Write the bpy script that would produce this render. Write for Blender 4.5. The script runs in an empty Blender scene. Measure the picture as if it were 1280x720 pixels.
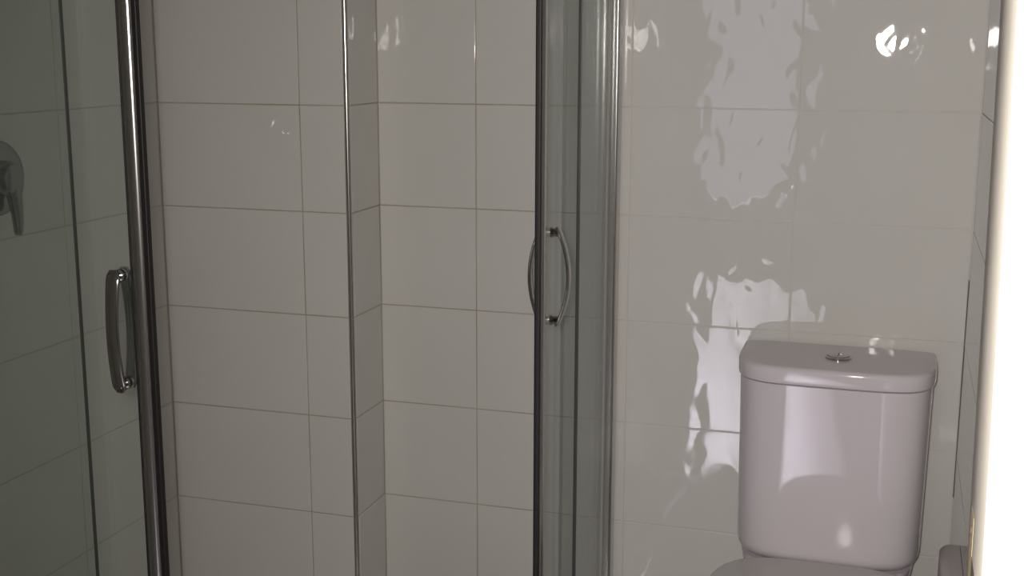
import bpy, bmesh, math, random
from mathutils import Vector, Matrix

random.seed(7)
S = bpy.context.scene
COL = S.collection

# ------------------------------------------------------------------ camera
CAM_Z = 1.30
F_PX, YAW, PITCH, ROLL = 1560.0, 0.30096, 0.19316, 0.00214
fw = Vector((-math.sin(YAW) * math.cos(PITCH), math.cos(YAW) * math.cos(PITCH), -math.sin(PITCH)))
rt = Vector((math.cos(YAW), math.sin(YAW), 0))
up = rt.cross(fw)
r2 = rt * math.cos(ROLL) + up * math.sin(ROLL)
u2 = up * math.cos(ROLL) - rt * math.sin(ROLL)
cam = bpy.data.cameras.new('camera')
cam.sensor_width = 36.0
cam.lens = F_PX / 1280.0 * 36.0
cam.clip_start = 0.02
cam_o = bpy.data.objects.new('camera', cam)
COL.objects.link(cam_o)
cam_o.matrix_world = Matrix(((r2.x, u2.x, -fw.x, 0), (r2.y, u2.y, -fw.y, 0), (r2.z, u2.z, -fw.z, CAM_Z), (0, 0, 0, 1)))
S.camera = cam_o

# ------------------------------------------------------------------ world, sun, flash, exposure
W = bpy.data.worlds.new('sky')
S.world = W
W.use_nodes = True
W.node_tree.nodes['Background'].inputs['Color'].default_value = (0.74, 0.72, 1.0, 1)
W.node_tree.nodes['Background'].inputs['Strength'].default_value = 2.7

def light(name, kind, loc, power, color, **kw):
    d = bpy.data.lights.new(name, kind)
    d.energy = power
    d.color = color
    for k, v in kw.items():
        setattr(d, k, v)
    o = bpy.data.objects.new(name, d)
    COL.objects.link(o)
    o.location = loc
    return o

# the sun, shining through the glazed outer door on to the hall floor
sun = light('sun', 'SUN', (-0.7, -4, 3), 12.0, (0.92, 0.83, 1.0), angle=0.01)
sun.rotation_euler = Vector((0.145, 1.0, -0.51)).to_track_quat('-Z', 'Y').to_euler()
# the flash of the camera: the lamp this photograph was taken with
flash = light('camera_flash', 'SPOT', (-0.040, 0.0, CAM_Z + 0.022), 69.5, (1.0, 0.942, 0.90),
              shadow_soft_size=0.034, spot_size=math.radians(100), spot_blend=1.0)
flash.rotation_euler = Vector((-0.07, 1.0, -0.17)).to_track_quat('-Z', 'Y').to_euler()

S.view_settings.view_transform = 'Standard'
S.view_settings.look = 'None'
S.view_settings.exposure = 0.0
S.view_settings.gamma = 1.0
S.view_settings.use_curve_mapping = False

# ------------------------------------------------------------------ materials
MATS = {}

def new_mat(name):
    m = bpy.data.materials.new(name)
    m.use_nodes = True
    MATS[name] = m
    nt = m.node_tree
    return m, nt, nt.nodes['Principled BSDF']

def simple(name, col, rough, metal=0.0, noise=0.0, nscale=40.0, bump=0.0, coat=0.0):
    m, nt, b = new_mat(name)
    b.inputs['Roughness'].default_value = rough
    b.inputs['Metallic'].default_value = metal
    b.inputs['Coat Weight'].default_value = coat
    g = nt.nodes.new('ShaderNodeNewGeometry')
    n = nt.nodes.new('ShaderNodeTexNoise')
    n.inputs['Scale'].default_value = nscale
    n.inputs['Detail'].default_value = 4
    nt.links.new(g.outputs['Position'], n.inputs['Vector'])
    mx = nt.nodes.new('ShaderNodeMixRGB')
    mx.inputs[1].default_value = tuple(c * (1 - noise) for c in col) + (1,)
    mx.inputs[2].default_value = tuple(min(1, c * (1 + noise)) for c in col) + (1,)
    nt.links.new(n.outputs['Fac'], mx.inputs[0])
    nt.links.new(mx.outputs[0], b.inputs['Base Color'])
    if bump:
        bp = nt.nodes.new('ShaderNodeBump')
        bp.inputs['Strength'].default_value = 1.0
        bp.inputs['Distance'].default_value = bump
        nt.links.new(n.outputs['Fac'], bp.inputs['Height'])
        nt.links.new(bp.outputs[0], b.inputs['Normal'])
    return m

WAVE_SHIFT = (0.37, 0.0, 0.71)

def tile_material(name, wave):
    m, nt, b = new_mat(name)
    b.inputs['Roughness'].default_value = 0.014
    b.inputs['IOR'].default_value = 1.46
    g = nt.nodes.new('ShaderNodeNewGeometry')
    # slightly uneven glaze: broad waves, stretched across the tile
    mp = nt.nodes.new('ShaderNodeMapping')
    mp.inputs['Scale'].default_value = (1.35, 1.0, 0.85)
    mp.inputs['Rotation'].default_value = (0.0, 0.6, 0.0)
    mp.inputs['Location'].default_value = WAVE_SHIFT
    nt.links.new(g.outputs['Position'], mp.inputs['Vector'])
    n1 = nt.nodes.new('ShaderNodeTexNoise')
    n1.inputs['Scale'].default_value = 17.0
    n1.inputs['Detail'].default_value = 0.8
    n1.inputs['Roughness'].default_value = 0.35
    n1.inputs['Distortion'].default_value = 0.5
    nt.links.new(mp.outputs[0], n1.inputs['Vector'])
    bp = nt.nodes.new('ShaderNodeBump')
    bp.inputs['Strength'].default_value = 1.0
    bp.inputs['Distance'].default_value = wave
    nt.links.new(n1.outputs['Fac'], bp.inputs['Height'])
    nt.links.new(bp.outputs[0], b.inputs['Normal'])
    n2 = nt.nodes.new('ShaderNodeTexNoise')
    n2.inputs['Scale'].default_value = 5.0
    nt.links.new(g.outputs['Position'], n2.inputs['Vector'])
    mx = nt.nodes.new('ShaderNodeMixRGB')
    mx.inputs[1].default_value = (0.66, 0.645, 0.60, 1)
    mx.inputs[2].default_value = (0.70, 0.685, 0.645, 1)
    nt.links.new(n2.outputs['Fac'], mx.inputs[0])
    nt.links.new(mx.outputs[0], b.inputs['Base Color'])
    return m

def grout_material():
    # pale grout, brown with mould and lime where the shower wets it
    m, nt, b = new_mat('grout')
    b.inputs['Roughness'].default_value = 0.9
    g = nt.nodes.new('ShaderNodeNewGeometry')
    sx = nt.nodes.new('ShaderNodeSeparateXYZ')
    nt.links.new(g.outputs['Position'], sx.inputs[0])
    mr = nt.nodes.new('ShaderNodeMapRange')
    mr.inputs['From Min'].default_value = -0.45
    mr.inputs['From Max'].default_value = -0.62
    nt.links.new(sx.outputs['X'], mr.inputs['Value'])
    n = nt.nodes.new('ShaderNodeTexNoise')
    n.inputs['Scale'].default_value = 9.0
    n.inputs['Detail'].default_value = 5.0
    nt.links.new(g.outputs['Position'], n.inputs['Vector'])
    st = nt.nodes.new('ShaderNodeMixRGB')
    st.inputs[1].default_value = (0.56, 0.52, 0.44, 1)
    st.inputs[2].default_value = (0.32, 0.26, 0.18, 1)
    nt.links.new(n.outputs['Fac'], st.inputs[0])
    mx = nt.nodes.new('ShaderNodeMixRGB')
    mx.inputs[1].default_value = (0.66, 0.63, 0.59, 1)
    nt.links.new(st.outputs[0], mx.inputs[2])
    nt.links.new(mr.outputs[0], mx.inputs[0])
    nt.links.new(mx.outputs[0], b.inputs['Base Color'])
    return m

def glass_material():
    m = bpy.data.materials.new('clear_glass')
    m.use_nodes = True
    MATS['clear_glass'] = m
    nt = m.node_tree
    nt.nodes.clear()
    out = nt.nodes.new('ShaderNodeOutputMaterial')
    tr = nt.nodes.new('ShaderNodeBsdfTransparent')
    tr.inputs['Color'].default_value = (0.93, 0.95, 0.935, 1)
    gl = nt.nodes.new('ShaderNodeBsdfGlossy')
    gl.inputs['Roughness'].default_value = 0.01
    fr = nt.nodes.new('ShaderNodeFresnel')
    gb = nt.nodes.new('ShaderNodeNewGeometry')
    ir = nt.nodes.new('ShaderNodeMapRange')          # same reflectance on both faces of the sheet
    ir.inputs['To Min'].default_value = 1.5
    ir.inputs['To Max'].default_value = 1 / 1.5
    nt.links.new(gb.outputs['Backfacing'], ir.inputs['Value'])
    nt.links.new(ir.outputs[0], fr.inputs['IOR'])
    # water marks: a faint milky film
    df = nt.nodes.new('ShaderNodeBsdfDiffuse')
    df.inputs['Color'].default_value = (0.62, 0.68, 0.65, 1)
    g = nt.nodes.new('ShaderNodeNewGeometry')
    n = nt.nodes.new('ShaderNodeTexNoise')
    n.inputs['Scale'].default_value = 14.0
    n.inputs['Detail'].default_value = 6.0
    nt.links.new(g.outputs['Position'], n.inputs['Vector'])
    ml = nt.nodes.new('ShaderNodeMath')
    ml.operation = 'MULTIPLY'
    ml.inputs[1].default_value = 0.05
    nt.links.new(n.outputs['Fac'], ml.inputs[0])
    m0 = nt.nodes.new('ShaderNodeMixShader')
    nt.links.new(ml.outputs[0], m0.inputs[0])
    nt.links.new(tr.outputs[0], m0.inputs[1])
    nt.links.new(df.outputs[0], m0.inputs[2])
    m1 = nt.nodes.new('ShaderNodeMixShader')
    nt.links.new(fr.outputs[0], m1.inputs[0])
    nt.links.new(m0.outputs[0], m1.inputs[1])
    nt.links.new(gl.outputs[0], m1.inputs[2])
    nt.links.new(m1.outputs[0], out.inputs['Surface'])
    return m

tile_material('glazed_tile', 0.0009)
tile_material('glazed_tile_flat', 0.00012)
grout_material()
glass_material()
simple('pale_grout', (0.52, 0.49, 0.44), 0.9, 0, 0.15, 12)
simple('glass_edge', (0.02, 0.05, 0.042), 0.15)
simple('chrome', (0.48, 0.47, 0.46), 0.09, 1.0, 0.03)
simple('chrome_dark_reflection', (0.26, 0.255, 0.25), 0.16, 1.0, 0.05)  # mixer chrome: reflection of the unlit room painted in as a darker base colour
simple('bright_aluminium', (0.55, 0.54, 0.53), 0.22, 1.0, 0.05)
simple('dark_seal', (0.012, 0.010, 0.010), 0.5)
simple('grey_green_seal', (0.045, 0.052, 0.045), 0.4)
simple('vitreous_china', (0.70, 0.65, 0.675), 0.05, 0, 0.02, 8)
MATS['vitreous_china'].node_tree.nodes['Principled BSDF'].inputs['IOR'].default_value = 1.38
simple('seat_plastic', (0.58, 0.555, 0.54), 0.06, 0, 0.02, 8)
simple('white_gloss_paint', (0.84, 0.79, 0.68), 0.45, 0, 0.04, 25, 0.0004)
simple('white_wall_paint', (0.74, 0.72, 0.69), 0.8, 0, 0.03, 20)
simple('hall_wall_paint', (0.42, 0.40, 0.39), 0.8, 0, 0.03, 20)
simple('brass', (0.62, 0.52, 0.30), 0.45, 0.6, 0.2, 90)
simple('latch_hole', (0.12, 0.10, 0.07), 0.8)
simple('grey_plastic', (0.44, 0.40, 0.385), 0.4, 0, 0.04)
simple('hall_floor_tile', (0.72, 0.70, 0.70), 0.25, 0, 0.06, 6)
simple('bath_floor_tile', (0.55, 0.53, 0.50), 0.35, 0, 0.06, 12)
simple('acrylic', (0.75, 0.74, 0.72), 0.2, 0, 0.02)

# ------------------------------------------------------------------ helpers
def link(name, me, mat=None, parent=None):
    o = bpy.data.objects.new(name, me)
    COL.objects.link(o)
    if me is not None and mat:
        for mm in (mat if isinstance(mat, (list, tuple)) else [mat]):
            if len(me.materials) < len(mat if isinstance(mat, (list, tuple)) else [mat]):
                me.materials.append(MATS[mm])
    if parent:
        o.parent = parent
    return o

def empty(name, loc=(0, 0, 0)):
    o = bpy.data.objects.new(name, None)
    COL.objects.link(o)
    o.location = loc
    o.empty_display_size = 0.05
    return o

def tag(o, label=None, cat=None, group=None, kind=None):
    for k, v in (('label', label), ('category', cat), ('group', group), ('kind', kind)):
        if v:
            o[k] = v
    return o

def done(bm, name, mat, parent=None, smooth=None, bevel=0.0, seg=2, off=(0, 0, 0)):
    """one bmesh -> one mesh object; world coordinates, minus the parent's location"""
    if bevel:
        bmesh.ops.bevel(bm, geom=bm.edges[:], offset=bevel, segments=seg, profile=0.5, affect='EDGES')
    bmesh.ops.recalc_face_normals(bm, faces=bm.faces[:])
    me = bpy.data.meshes.new(name)
    bm.to_mesh(me)
    bm.free()
    o = link(name, me, mat, parent)
    if parent:
        p = parent
        v = Vector((0, 0, 0))
        while p:
            v += p.location
            p = p.parent
        me.transform(Matrix.Translation(-v))
    if smooth is not None:
        me.shade_smooth()
        me.set_sharp_from_angle(angle=math.radians(smooth))
    return o

def add_box(bm, x0, x1, y0, y1, z0, z1, mi=0):
    vs = [bm.verts.new((x, y, z)) for x in (x0, x1) for y in (y0, y1) for z in (z0, z1)]
    for f in ((0, 1, 3, 2), (4, 6, 7, 5), (0, 4, 5, 1), (2, 3, 7, 6), (0, 2, 6, 4), (1, 5, 7, 3)):
        bm.faces.new([vs[i] for i in f]).material_index = mi
    return vs

def box(name, a, b, mat, parent=None, bevel=0.0, seg=2, smooth=None):
    bm = bmesh.new()
    add_box(bm, a[0], b[0], a[1], b[1], a[2], b[2])
    return done(bm, name, mat, parent, smooth if not bevel else 40, bevel, seg)

def loft(bm, rings, cap=True, closed=True):
    vr = [[bm.verts.new(p) for p in r] for r in rings]
    n = len(vr[0])
    for a, b in zip(vr, vr[1:]):
        for i in range(n if closed else n - 1):
            j = (i + 1) % n
            bm.faces.new((a[i], a[j], b[j], b[i]))
    if cap:
        bm.faces.new(vr[0])
        bm.faces.new(vr[-1])
    return vr

def extrude_plan(name, plan, z0, z1, mat, parent=None, smooth=30):
    bm = bmesh.new()
    loft(bm, [[(x, y, z0) for x, y in plan], [(x, y, z1) for x, y in plan]])
    return done(bm, name, mat, parent, smooth)

def ellipse_plan(cx, cy, a, b, n=28, p=2.0):
    r = []
    for i in range(n):
        t = 2 * math.pi * i / n
        c, s = math.cos(t), math.sin(t)
        r.append((cx + a * math.copysign(abs(c) ** (2 / p), c), cy + b * math.copysign(abs(s) ** (2 / p), s)))
    return r

# ------------------------------------------------------------------ the setting
YW = 2.261          # tiled face of the back wall
XR = 0.1266         # tiled face of the right wall
XL = -1.3773        # tiled face of the left wall
XB = -0.9757        # right edge of the boxed-out pier in the shower
YB = YW - 0.1385    # tiled face of that pier
JZ = 1.1875         # one horizontal joint
HC = 2.3875         # ceiling
DY0, DY1 = 0.62, 0.728   # the wall with the doorway, hall side and bathroom side
DX0, DX1 = -0.70, 0.0465  # clear opening
HX0, HX1, HY = -1.7, 1.3, -3.2   # hall
RECESS = 0.0007
TH = 0.007

def structure(name, parts, mat, bevel=0):
    bm = bmesh.new()
    for a, b in parts:
        add_box(bm, a[0], b[0], a[1], b[1], a[2], b[2])
    return tag(done(bm, name, mat), kind='structure')

wall_back = structure('wall_back', [((XL - 0.1, YW + RECESS, 0), (XR + 0.1, YW + 0.1, HC))], 'grout')
wall_left = structure('wall_left', [((XL - 0.1, DY1, 0), (XL - RECESS, YW, HC))], 'pale_grout')
wall_right = structure('wall_right', [((XR + RECESS, DY1, 0), (XR + 0.1, YW, HC))], 'pale_grout')
wall_pier = structure('wall_pier', [((XL, YB + RECESS, 0), (XB - RECESS, YW, HC))], 'grout')
wall_front = structure('wall_front', [((HX0, DY0 + 0.01, 0), (DX0 - 0.03, DY1, HC)), ((DX1 + 0.03, DY0 + 0.01, 0), (HX1, DY1, HC)),
                                      ((DX0 - 0.03, DY0 + 0.01, 2.08), (DX1 + 0.03, DY1, HC))], 'white_wall_paint')
floor = structure('floor', [((XL - 0.1, DY1 - 0.06, -0.1), (XR + 0.1, YW + 0.1, 0))], 'bath_floor_tile')
floor_hall = structure('floor_hall', [((HX0, HY - 0.1, -0.1), (HX1, DY1 - 0.06, 0))], 'hall_floor_tile')
ceiling = structure('ceiling', [((HX0 - 0.1, DY1, HC), (HX1 + 0.1, YW + 0.1, HC + 0.1))], 'white_wall_paint')
ceiling_hall = structure('ceiling_hall', [((HX0 - 0.1, HY - 0.1, HC), (HX1 + 0.1, DY1, HC + 0.1))], 'hall_wall_paint')
wall_hall_left = structure('wall_hall_left', [((HX0 - 0.1, HY, 0), (HX0, DY1, HC))], 'hall_wall_paint')
wall_hall_right = structure('wall_hall_right', [((HX1, HY, 0), (HX1 + 0.1, DY1, HC))], 'hall_wall_paint')
OX0, OX1, OZ = -1.16, -0.57, 2.10        # glazed outer door
wall_hall_back = structure('wall_hall_back', [((HX0, HY - 0.1, 0), (OX0, HY, HC)), ((OX1, HY - 0.1, 0), (HX1, HY, HC)),
                                              ((OX0, HY - 0.1, OZ), (OX1, HY, HC))], 'hall_wall_paint')

# tiles: glazed, with rounded edges; each one an object
TILE_CACHE = {}

def tile_mesh(w, h, mat):
    key = (round(w, 4), round(h, 4), mat)
    if key in TILE_CACHE:
        return TILE_CACHE[key]
    r = 0.0016
    rings, nrm = [], []
    for k in range(5):
        a = math.pi / 2 * k / 4
        ins = r * (1 - math.sin(a))        # a = 0: front face, inset by r
        out = TH - r * (1 - math.cos(a))
        rings.append((ins, out, a))
    rings.append((0.0, 0.0, math.pi / 2))
    vs, ns, fs = [], [], []
    for ins, out, a in rings:
        for sx, sz in ((-1, -1), (1, -1), (1, 1), (-1, 1)):
            vs.append((sx * (w / 2 - ins), -out, sz * (h / 2 - ins)))
            ns.append((sx, sz, a))
    fs.append((0, 1, 2, 3))
    for k in range(len(rings) - 1):
        for i in range(4):
            j = (i + 1) % 4
            fs.append((4 * k + i, 4 * (k + 1) + i, 4 * (k + 1) + j, 4 * k + j))
    me = bpy.data.meshes.new('tile')
    me.from_pydata(vs, [], fs)
    me.shade_smooth()
    # exact normals, so that the face is flat and only the rim is round
    side = {0: (0, -1), 1: (1, 0), 2: (0, 1), 3: (-1, 0)}
    ln = []
    for p in me.polygons:
        for li in p.loop_indices:
            vi = me.loops[li].vertex_index
            a = ns[vi][2]
            if p.index == 0:
                ln.append((0, -1, 0))
            else:
                e = side[(p.index - 1) % 4]
                ln.append((e[0] * math.sin(a), -math.cos(a), e[1] * math.sin(a)))
    me.normals_split_custom_set(ln)
    me.materials.append(MATS[mat])
    TILE_CACHE[key] = me
    return me

GAP = 0.0015
ZROWS = [0.0] + [JZ - 0.2 * k for k in range(4, -1, -1)] + [JZ + 0.2 * k for k in range(1, 7)]

def tile_wall(parent, us, place, rotz, tilt=0.0022, mat='glazed_tile'):
    """us: joint positions along the wall; place(u, z) -> centre on the substrate"""
    for u0, u1 in zip(us, us[1:]):
        for z0, z1 in zip(ZROWS, ZROWS[1:]):
            w, h = abs(u1 - u0) - GAP, z1 - z0 - GAP
            o = bpy.data.objects.new('tile', tile_mesh(w, h, mat))
            COL.objects.link(o)
            o.parent = parent
            o.location = place((u0 + u1) / 2, (z0 + z1) / 2)
            k = min(1.0, 0.2 / w)
            o.rotation_euler = (random.gauss(0, tilt), 0, rotz + random.gauss(0, tilt * 0.6 * k))

xs_back = [XB, -0.7747, -0.4747, -0.1747, XR]
tile_wall(wall_back, xs_back, lambda u, z: (u, YW + TH, z), 0)
tile_wall(wall_pier, [XL + 0.001, -1.0744, XB - 0.008], lambda u, z: (u, YB + TH, z), 0)
ys_left = [DY1] + [YB - 0.0015 - 0.3 * k for k in range(4, -1, -1)]
tile_wall(wall_left, ys_left, lambda u, z: (XL - TH, u, z), math.pi / 2)
ys_right = [DY1] + [YW - 0.0015 - 0.3 * k for k in range(4, -1, -1)]
tile_wall(wall_right, ys_right, lambda u, z: (XR + TH, u, z), -math.pi / 2, 0.001, 'glazed_tile_flat')
tile_wall(wall_pier, [YB + 0.009, YW], lambda u, z: (XB - TH, u, z), math.pi / 2)

# crack where the sealant of the corner has opened
box('open_joint', (XR - 0.0009, YW - 0.0020, 0.505), (XR + 0.0004, YW + 0.0002, 0.90), 'latch_hole', wall_back)

# chrome tile trim on the outer corner of the pier
bm = bmesh.new()
loft(bm, [[(x, y, z) for x, y in ellipse_plan(XB - 0.0045, YB + 0.0045, 0.0052, 0.0052, 24)] for z in (0.0, HC)])
tag(done(bm, 'trim_1', 'bright_aluminium', None, 30), kind='structure')

# door frame round the opening the photograph is taken through
door = empty('door_1', ((DX0 + DX1) / 2, DY0, 0))
tag(door, kind='structure')
box('jamb', (DX1, DY0, 0), (DX1 + 0.03, DY1 + 0.004, 2.08), 'white_gloss_paint', door, 0.0012)
box('jamb', (DX0 - 0.03, DY0, 0), (DX0, DY1 + 0.004, 2.08), 'white_gloss_paint', door, 0.0012)
box('head', (DX0 - 0.03, DY0, 2.05), (DX1 + 0.03, DY1 + 0.004, 2.08), 'white_gloss_paint', door, 0.0012)
box('architrave', (DX1 + 0.012, DY0 - 0.008, 0), (DX1 + 0.085, DY0 + 0.0101, 2.13), 'white_gloss_paint', door, 0.0012)
box('architrave', (DX0 - 0.085, DY0 - 0.008, 0), (DX0 - 0.012, DY0 + 0.0101, 2.13), 'white_gloss_paint', door, 0.0012)
box('architrave', (DX0 - 0.0849, DY0 - 0.0079, 2.062), (DX1 + 0.0849, DY0 + 0.01, 2.1299), 'white_gloss_paint', door, 0.0012)
sp_z1 = CAM_Z - 0.255
plate = box('strike_plate', (DX1 - 0.0002, DY1 - 0.034, sp_z1 - 0.165), (DX1 + 0.0008, DY1 - 0.014, sp_z1), 'brass', door)
plate['label'] = 'worn brass strike plate'
box('latch_hole', (DX1 - 0.0002, DY1 - 0.060, sp_z1 - 0.145), (DX1 + 0.0005, DY1 - 0.0345, sp_z1 - 0.022), 'latch_hole', plate)
bm = bmesh.new()
bmesh.ops.create_cone(bm, cap_ends=True, segments=14, radius1=0.0035, radius2=0.002, depth=0.0015,
                      matrix=Matrix.Translation((DX1 - 0.0005, DY1 - 0.026, sp_z1 - 0.010)) @ Matrix.Rotation(-math.pi / 2, 4, 'Y'))
done(bm, 'screw', 'latch_hole', plate, 40)
# the frame on the latch side stands a little out of plumb
for o in list(door.children) + list(plate.children):
    if o.name.split('.')[0] in ('jamb', 'architrave', 'strike_plate', 'latch_hole', 'screw'):
        wx = [v.co.x + door.location.x for v in o.data.vertices]
        if min(wx) > 0:
            for v in o.data.vertices:
                v.co.x += 0.014 * (1.32 - v.co.z)

# glazed outer door at the end of the hall, behind the camera
win = empty('window_1', ((OX0 + OX1) / 2, HY, 0))
tag(win, kind='structure')
bm = bmesh.new()
add_box(bm, OX0, OX0 + 0.03, HY - 0.09, HY - 0.04, 0, OZ)
add_box(bm, OX1 - 0.03, OX1, HY - 0.09, HY - 0.04, 0, OZ)
add_box(bm, OX0 + 0.03, OX1 - 0.03, HY - 0.09, HY - 0.04, 0, 0.40)
add_box(bm, OX0 + 0.03, OX1 - 0.03, HY - 0.09, HY - 0.04, OZ - 0.03, OZ)
done(bm, 'window_frame', 'white_gloss_paint', win)
box('glass_pane', (OX0 + 0.03, HY - 0.067, 0.40), (OX1 - 0.03, HY - 0.061, OZ - 0.03), 'clear_glass', win)
pl = light('window_daylight_portal', 'AREA', ((OX0 + OX1) / 2, HY - 0.03, OZ / 2), 1.0, (1, 1, 1), shape='RECTANGLE', size=OX1 - OX0, size_y=OZ)
pl.rotation_euler = (-math.pi / 2, 0, 0)
pl.rotation_euler = Vector((0, 1, 0)).to_track_quat('-Z', 'Z').to_euler()
pl.data.cycles.is_portal = True

# ------------------------------------------------------------------ toilet
TX = -0.085
YBACK = YW - 0.010

def d_plan(w, d, z, n=4.6, seg=40):
    """flat back, bowed front with rounded corners"""
    r = [(TX + w, YBACK, z)]
    for i in range(seg + 1):
        t = math.pi * i / seg
        c, s = math.cos(t), math.sin(t)
        x = w * math.copysign(abs(c) ** (2 / n), c)
        r.append((TX + x, YBACK - 0.012 - (d - 0.012) * abs(s) ** (2 / n), z))
    r.append((TX - w, YBACK, z))
    return r

toilet = empty('toilet', (TX, 1.95, 0))
tag(toilet, 'white close-coupled toilet with rounded cistern against the tiled wall', 'toilet')
bm = bmesh.new()
rings = []
ZB, ZS, ZT = 0.418, 0.7375, 0.771
for k in range(6):                      # rounded bottom edge
    a = math.pi / 2 * k / 5
    rr = 0.022
    ins = rr * (1 - math.sin(a))
    rings.append(d_plan(0.158 - ins, 0.178 - ins, ZB + rr * (1 - math.cos(a))))
for t in (0.02, 0.06, 0.12, 0.25, 0.5, 0.75, 1.0):
    rings.append(d_plan(0.158 + 0.0045 * t, 0.178 + 0.002 * t, ZB + 0.022 + (ZS - ZB - 0.022) * t))
rings.append(d_plan(0.157, 0.174, ZS + 0.001))
loft(bm, rings)
cistern = done(bm, 'cistern', 'vitreous_china', toilet, 45)
bm = bmesh.new()
LW, LD = 0.1665, 0.184
rings = [d_plan(LW - 0.004, LD - 0.004, ZS + 0.002), d_plan(LW - 0.001, LD - 0.001, ZS + 0.0035), d_plan(LW, LD, ZS + 0.007),
         d_plan(LW, LD, ZT - 0.010)]
for k in range(1, 7):
    a = math.pi / 2 * k / 6
    rings.append(d_plan(LW - 0.009 * (1 - math.cos(a)), LD - 0.009 * (1 - math.cos(a)), ZT - 0.010 + 0.0085 * math.sin(a)))
rings.append(d_plan(LW - 0.05, LD - 0.05, ZT))
loft(bm, rings)
lid = done(bm, 'cistern_lid', 'vitreous_china', cistern, 45)
bx, by = -0.0815, YW - 0.105
bm = bmesh.new()
rings = []
for rr, zz in ((0.0225, ZT - 0.003), (0.0225, ZT + 0.0025), (0.021, ZT + 0.004), (0.019, ZT + 0.0042), (0.0175, ZT + 0.0015), (0.0172, ZT + 0.0015)):
    rings.append([(x, y, zz) for x, y in ellipse_plan(bx, by, rr, rr, 32)])
loft(bm, rings)
done(bm, 'flush_button_ring', 'chrome', cistern, 40)
for sgn in (-1, 1):
    bm = bmesh.new()
    rr = 0.0166
    pts = [(bx + sgn * (0.0008 + rr * math.sin(math.pi * i / 14)), by + rr * math.cos(math.pi * i / 14)) for i in range(15)]
    loft(bm, [[(x, y, ZT + 0.0012) for x, y in pts], [(x, y, ZT + 0.0048) for x, y in pts],
              [(bx + (x - bx) * 0.85, by + (y - by) * 0.85, ZT + 0.0058) for x, y in pts]])
    done(bm, 'flush_button', 'chrome', cistern, 40)

def egg(w, y0, y1, z, n=40, sq=2.5):
    """seat outline: squared off at the hinge (y0, by the wall), round at the front (y1)"""
    cy = y0 - 0.20
    r = []
    for i in range(n):
        t = 2 * math.pi * i / n
        c, s = math.cos(t), math.sin(t)
        p = sq + 1.1 if s > 0 else 2.0
        x = w * math.copysign(abs(c) ** (2 / (p if s > 0 else 2.0)), c)
        y = (y0 - cy) * abs(s) ** (2 / p) if s > 0 else -(cy - y1) * abs(s)
        r.append((TX + x, cy + y, z))
    return r

SB, SF = 2.075, 1.63
bm = bmesh.new()
rings = [egg(0.172, SB - 0.012, SF + 0.012, 0.412), egg(0.180, SB - 0.004, SF + 0.003, 0.414), egg(0.182, SB - 0.002, SF, 0.422)]
for k in range(1, 6):
    a = math.pi / 2 * k / 5
    i = 0.012 * (1 - math.cos(a))
    rings.append(egg(0.182 - i, SB - 0.002 - i, SF + i, 0.424 + 0.010 * math.sin(a)))
rings.append(egg(0.12, SB - 0.06, SF + 0.06, 0.4365))
loft(bm, rings)
done(bm, 'seat_lid', 'seat_plastic', toilet, 40)
bm = bmesh.new()
rings = [egg(0.172, SB - 0.01, SF + 0.008, 0.388), egg(0.181, SB - 0.002, SF, 0.392), egg(0.181, SB - 0.002, SF, 0.402), egg(0.174, SB - 0.008, SF + 0.006, 0.4065)]
loft(bm, rings)
done(bm, 'seat', 'seat_plastic', toilet, 40)
bm = bmesh.new()
rings = []
for t, z in ((0, 0.0), (0.02, 0.03), (0.12, 0.10), (0.4, 0.20), (0.75, 0.29), (0.95, 0.345), (1.0, 0.387)):
    w = 0.105 + 0.07 * t
    rings.append(egg(w, 2.16 + 0.08 * t * 0, 1.78 - 0.145 * t, z, 40, 3.2))
loft(bm, rings)
done(bm, 'bowl', 'vitreous_china', toilet, 60)
bm = bmesh.new()
loft(bm, [d_plan(0.10, 0.20, 0.30), d_plan(0.14, 0.20, 0.37), d_plan(0.15, 0.175, 0.417)])
done(bm, 'cistern_shelf', 'vitreous_china', toilet, 60)
for s in (-1, 1):
    bm = bmesh.new()
    loft(bm, [[(TX + s * 0.075, y, z) for y, z in ellipse_plan(2.068, 0.409, 0.011, 0.011, 16)],
              [(TX + s * 0.045, y, z) for y, z in ellipse_plan(2.068, 0.409, 0.011, 0.011, 16)]])
    done(bm, 'hinge', 'seat_plastic', toilet, 40)

# ------------------------------------------------------------------ shower enclosure
FY, FYO = 1.322, 1.304          # front side: sliding door, fixed panel
SX, SXO = -0.512, -0.4965        # toilet side: sliding door, fixed panel
GZ0, GZ1 = 0.17, 1.88
GT = 0.003                      # half thickness of the glass
HZ = CAM_Z - 0.3555             # middle of the handles

def glass(name, parent, axis, u0, u1, c, z0=GZ0, z1=GZ1):
    bm = bmesh.new()
    if axis == 'x':
        vs = add_box(bm, u0, u1, c - GT, c + GT, z0, z1)
    else:
        vs = add_box(bm, c - GT, c + GT, u0, u1, z0, z1)
    bm.normal_update()
    for f in bm.faces:
        n = f.normal
        big = abs(n.y) > 0.5 if axis == 'x' else abs(n.x) > 0.5
        f.material_index = 0 if big else 1
    return done(bm, name, ['clear_glass', 'glass_edge'], parent)

def strip(name, parent, mat, axis, cu, cv, a, b, p=2.0, z0=GZ0, z1=GZ1):
    """vertical profile, centred at cu along the panel and cv across it"""
    c = (cu, cv) if axis == 'x' else (cv, cu)
    h = (a, b) if axis == 'x' else (b, a)
    return extrude_plan(name, ellipse_plan(c[0], c[1], h[0], h[1], 36, p), z0, z1, mat, parent, 35)

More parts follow.
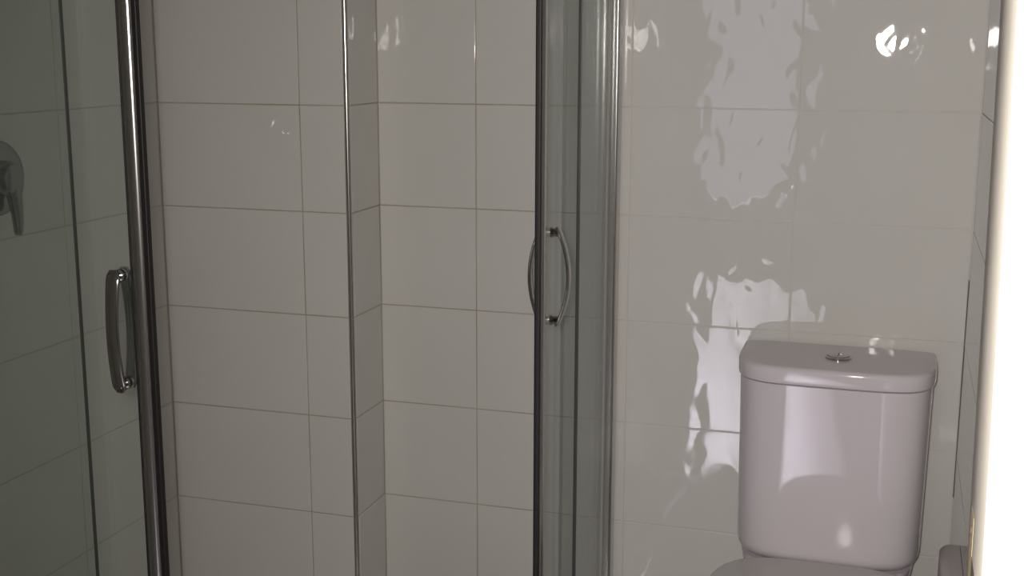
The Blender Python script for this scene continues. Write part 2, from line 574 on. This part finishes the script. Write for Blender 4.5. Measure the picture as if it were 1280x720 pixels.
def handle(parent, axis, cu, cv, side, bow=0.0195):
    """bowed flat bar on one side of the glass, on two round mounts"""
    H2, st = 0.0695, 24
    bm = bmesh.new()
    rings = []
    for i in range(st + 1):
        t = -1 + 2 * i / st
        ang = t * math.pi / 2
        # the bar leaves the mounts and bows out
        z = HZ + t * (H2 + 0.009)
        o = GT + 0.0075 + bow * math.cos(ang * 0.98) ** 0.8
        do = -math.sin(ang) * bow * 1.3 * math.pi / 2 / (H2 + 0.009)
        nz = Vector((1.0, -do)).normalized()      # (out, up) normal of the bar
        edge = 1.0 - 0.12 * math.cos(ang)
        if i in (0, st):
            edge *= 0.55
        elif i in (1, st - 1):
            edge *= 0.92
        ring = []
        for k in range(16):
            th = 2 * math.pi * k / 16
            u = 0.0104 * edge * math.cos(th)
            q = 0.0036 * (0.7 if i in (0, st) else 1) * math.sin(th)
            oo, zz = o + q * nz.x, z + q * nz.y
            ring.append((cu + u, cv + side * oo, zz) if axis == 'x' else (cv + side * oo, cu + u, zz))
        rings.append(ring)
    loft(bm, rings)
    h = done(bm, 'handle', 'chrome', parent, 60)
    for s in (-1, 1):
        bm = bmesh.new()
        rings = []
        for rr, o in ((0.0085, GT - 0.0002), (0.0085, GT + 0.003), (0.0068, GT + 0.0042), (0.0068, GT + 0.012), (0.005, GT + 0.0135)):
            ring = []
            for u, z in ellipse_plan(0, 0, rr, rr, 20):
                ring.append((cu + u, cv + side * o, HZ + s * H2 + z) if axis == 'x' else (cv + side * o, cu + u, HZ + s * H2 + z))
            rings.append(ring)
        loft(bm, rings)
        done(bm, 'handle_mount', 'chrome', h, 40)
    return h

# sliding door in the front of the shower, pushed back to the left wall
def sliding_door(axis, lead, tail, c, sgn, hu, bow, label):
    d = empty('shower_door', ((lead + tail) / 2, c, GZ0) if axis == 'x' else (c, (lead + tail) / 2, GZ0))
    tag(d, label, 'shower door', 'sliding doors of the shower enclosure')
    g0, g1 = sorted((lead - sgn * 0.022, tail))
    glass('glass_pane', d, axis, g0, g1, c)
    pr = strip('edge_profile', d, 'bright_aluminium', axis, lead - sgn * 0.0165, c, 0.0100, 0.0082, 2.4)
    pr['label'] = 'polished metal edge profile'
    strip('magnetic_seal', pr, 'dark_seal', axis, lead - sgn * 0.0038, c, 0.0040, 0.0045, 5)
    strip('glazing_bead', pr, 'dark_seal', axis, lead - sgn * 0.0272, c, 0.0013, 0.0045, 4)
    handle(d, axis, hu, c, -1, bow)
    handle(d, axis, hu, c, 1, bow)
    for s in (0.12, 0.88):
        bm = bmesh.new()
        u = lead + (tail - lead) * s
        rings = []
        for rr, o in ((0.012, -0.010), (0.014, -0.008), (0.014, 0.008), (0.012, 0.010)):
            rings.append([(u + a, c + o, GZ1 - 0.004 + b) if axis == 'x' else (c + o, u + a, GZ1 - 0.004 + b) for a, b in ellipse_plan(0, 0, rr, rr, 20)])
        loft(bm, rings)
        done(bm, 'roller', 'dark_seal', d, 40)
    return d

sliding_door('x', -0.878, -1.335, FY, 1, -0.9255, 0.0105,
             'sliding glass shower door with chrome handle, pushed towards the wall with the mixer tap')
sliding_door('y', 1.777, 2.215, SX, -1, 1.8455, 0.0205,
             'sliding glass shower door with chrome handle, pushed towards the wall beside the toilet')

def fixed_panel(axis, wall_u, edge_u, c, label):
    d = empty('shower_screen', ((wall_u + edge_u) / 2, c, GZ0) if axis == 'x' else (c, (wall_u + edge_u) / 2, GZ0))
    tag(d, label, 'glass panel', 'fixed glass panels of the shower enclosure')
    s = 1 if edge_u > wall_u else -1
    g0, g1 = sorted((wall_u + s * 0.012, edge_u - s * 0.001))
    glass('glass_pane', d, axis, g0, g1, c, 0.12, 1.92)
    strip('edge_seal', d, 'grey_green_seal', axis, edge_u - s * 0.0007, c, 0.0009, 0.0030, 4, 0.12, 1.92)
    w = strip('wall_profile', d, 'bright_aluminium', axis, wall_u + s * 0.0185, c - (0.004 if axis == 'x' else 0.003), 0.0165, 0.0095, 5, 0.12, 1.92)
    w['label'] = 'grey metal wall channel'
    return d

fixed_panel('x', XL + 0.0015, -0.972, FYO, 'fixed glass shower panel fastened to the wall with the mixer tap')
fixed_panel('y', YW - 0.0015, 1.963, SXO, 'fixed glass shower panel fastened to the back wall beside the toilet')

# head rail, sill and tray (above and below the picture)
def rail(name, z0, z1, label, y_off=0.0):
    d = empty(name, (SX, FY, z0))
    tag(d, label, 'shower rail')
    box('front_rail', (XL + 0.002, FYO - 0.012, z0), (SXO + 0.014, FY + 0.020, z1), 'bright_aluminium', d, 0.003)
    box('side_rail', (SX - 0.018, FY + 0.0205, z0), (SXO + 0.014, YW - 0.002, z1), 'bright_aluminium', d, 0.003)
rail('shower_rail', 1.922, 1.962, 'metal head rail along the top of the shower enclosure')
rail('shower_sill', 0.132, 0.165, 'metal sill rail on the rim of the shower tray')
bm = bmesh.new()
add_box(bm, XL + 0.002, SXO + 0.03, FYO - 0.03, YB - 0.002, 0.0005, 0.09)
for a, b in (((XL + 0.002, FYO - 0.03), (SXO + 0.03, FY + 0.05)), ((SX - 0.05, FY + 0.0501), (SXO + 0.03, YB - 0.002))):
    add_box(bm, a[0], b[0], a[1], b[1], 0.0901, 0.131)
tag(done(bm, 'shower_tray', 'acrylic'), 'white raised shower tray in the tiled corner', 'shower tray')

# mixer tap on the left wall
MY, MZ = 1.655, CAM_Z - 0.212
mixer = empty('shower_mixer', (XL, MY, MZ))
tag(mixer, 'round chrome shower mixer with curved lever on the tiled wall', 'tap')
def ring_x(x, r, y=0, z=0, n=40, ry=None):
    return [(XL + x, MY + y + r * math.cos(2 * math.pi * i / n), MZ + z + (ry or r) * math.sin(2 * math.pi * i / n)) for i in range(n)]
bm = bmesh.new()
loft(bm, [ring_x(0.0003, 0.060), ring_x(0.004, 0.0605), ring_x(0.009, 0.057), ring_x(0.012, 0.048), ring_x(0.013, 0.030)])
done(bm, 'escutcheon', 'chrome_dark_reflection', mixer, 40)
bm = bmesh.new()
loft(bm, [ring_x(0.0125, 0.029), ring_x(0.020, 0.028), ring_x(0.030, 0.027), ring_x(0.036, 0.023), ring_x(0.038, 0.014)])
done(bm, 'valve_body', 'chrome_dark_reflection', mixer, 40)
bm = bmesh.new()
rings = []
for i in range(15):
    t = i / 14
    z = -0.010 - 0.082 * t
    x = 0.028 + 0.010 * t - 0.012 * t * t
    y = 0.002 + 0.010 * t
    w = 0.017 - 0.0085 * t
    if i == 14:
        w *= 0.5
    th = 0.009 - 0.003 * t
    rings.append([(XL + x + th * math.sin(2 * math.pi * k / 14), MY + y + w * math.cos(2 * math.pi * k / 14), MZ + z) for k in range(14)])
loft(bm, rings)
done(bm, 'lever', 'chrome_dark_reflection', mixer, 60)

# dispenser on the right wall, mostly behind the door frame
disp = empty('toilet_roll_dispenser', (XR, 1.93, 0.33))
tag(disp, 'grey rounded plastic dispenser low on the wall between cistern and door frame', 'dispenser')
bm = bmesh.new()
def disp_ring(y, s):
    r = []
    x0, x1, z0, z1 = XR - 0.030 * s - 0.0005, XR - 0.0005, 0.33, 0.33 + 0.192 * (0.97 + 0.03 * s)
    R = 0.014 * s
    r += [(x1, y, z0), (x0, y, z0)]
    for k in range(7):
        a = math.pi / 2 * k / 6
        r.append((x0 + R * (1 - math.cos(a)), y, z1 - R + R * math.sin(a)))
    r.append((x1, y, z1))
    return r
loft(bm, [disp_ring(1.86, 0.8), disp_ring(1.868, 1.0), disp_ring(1.985, 1.0), disp_ring(1.992, 0.8)])
done(bm, 'cover', 'grey_plastic', disp, 40)
box('backplate', (XR - 0.004, 1.855, 0.325), (XR - 0.0004, 1.997, 0.518), 'grey_plastic', disp, 0.001)
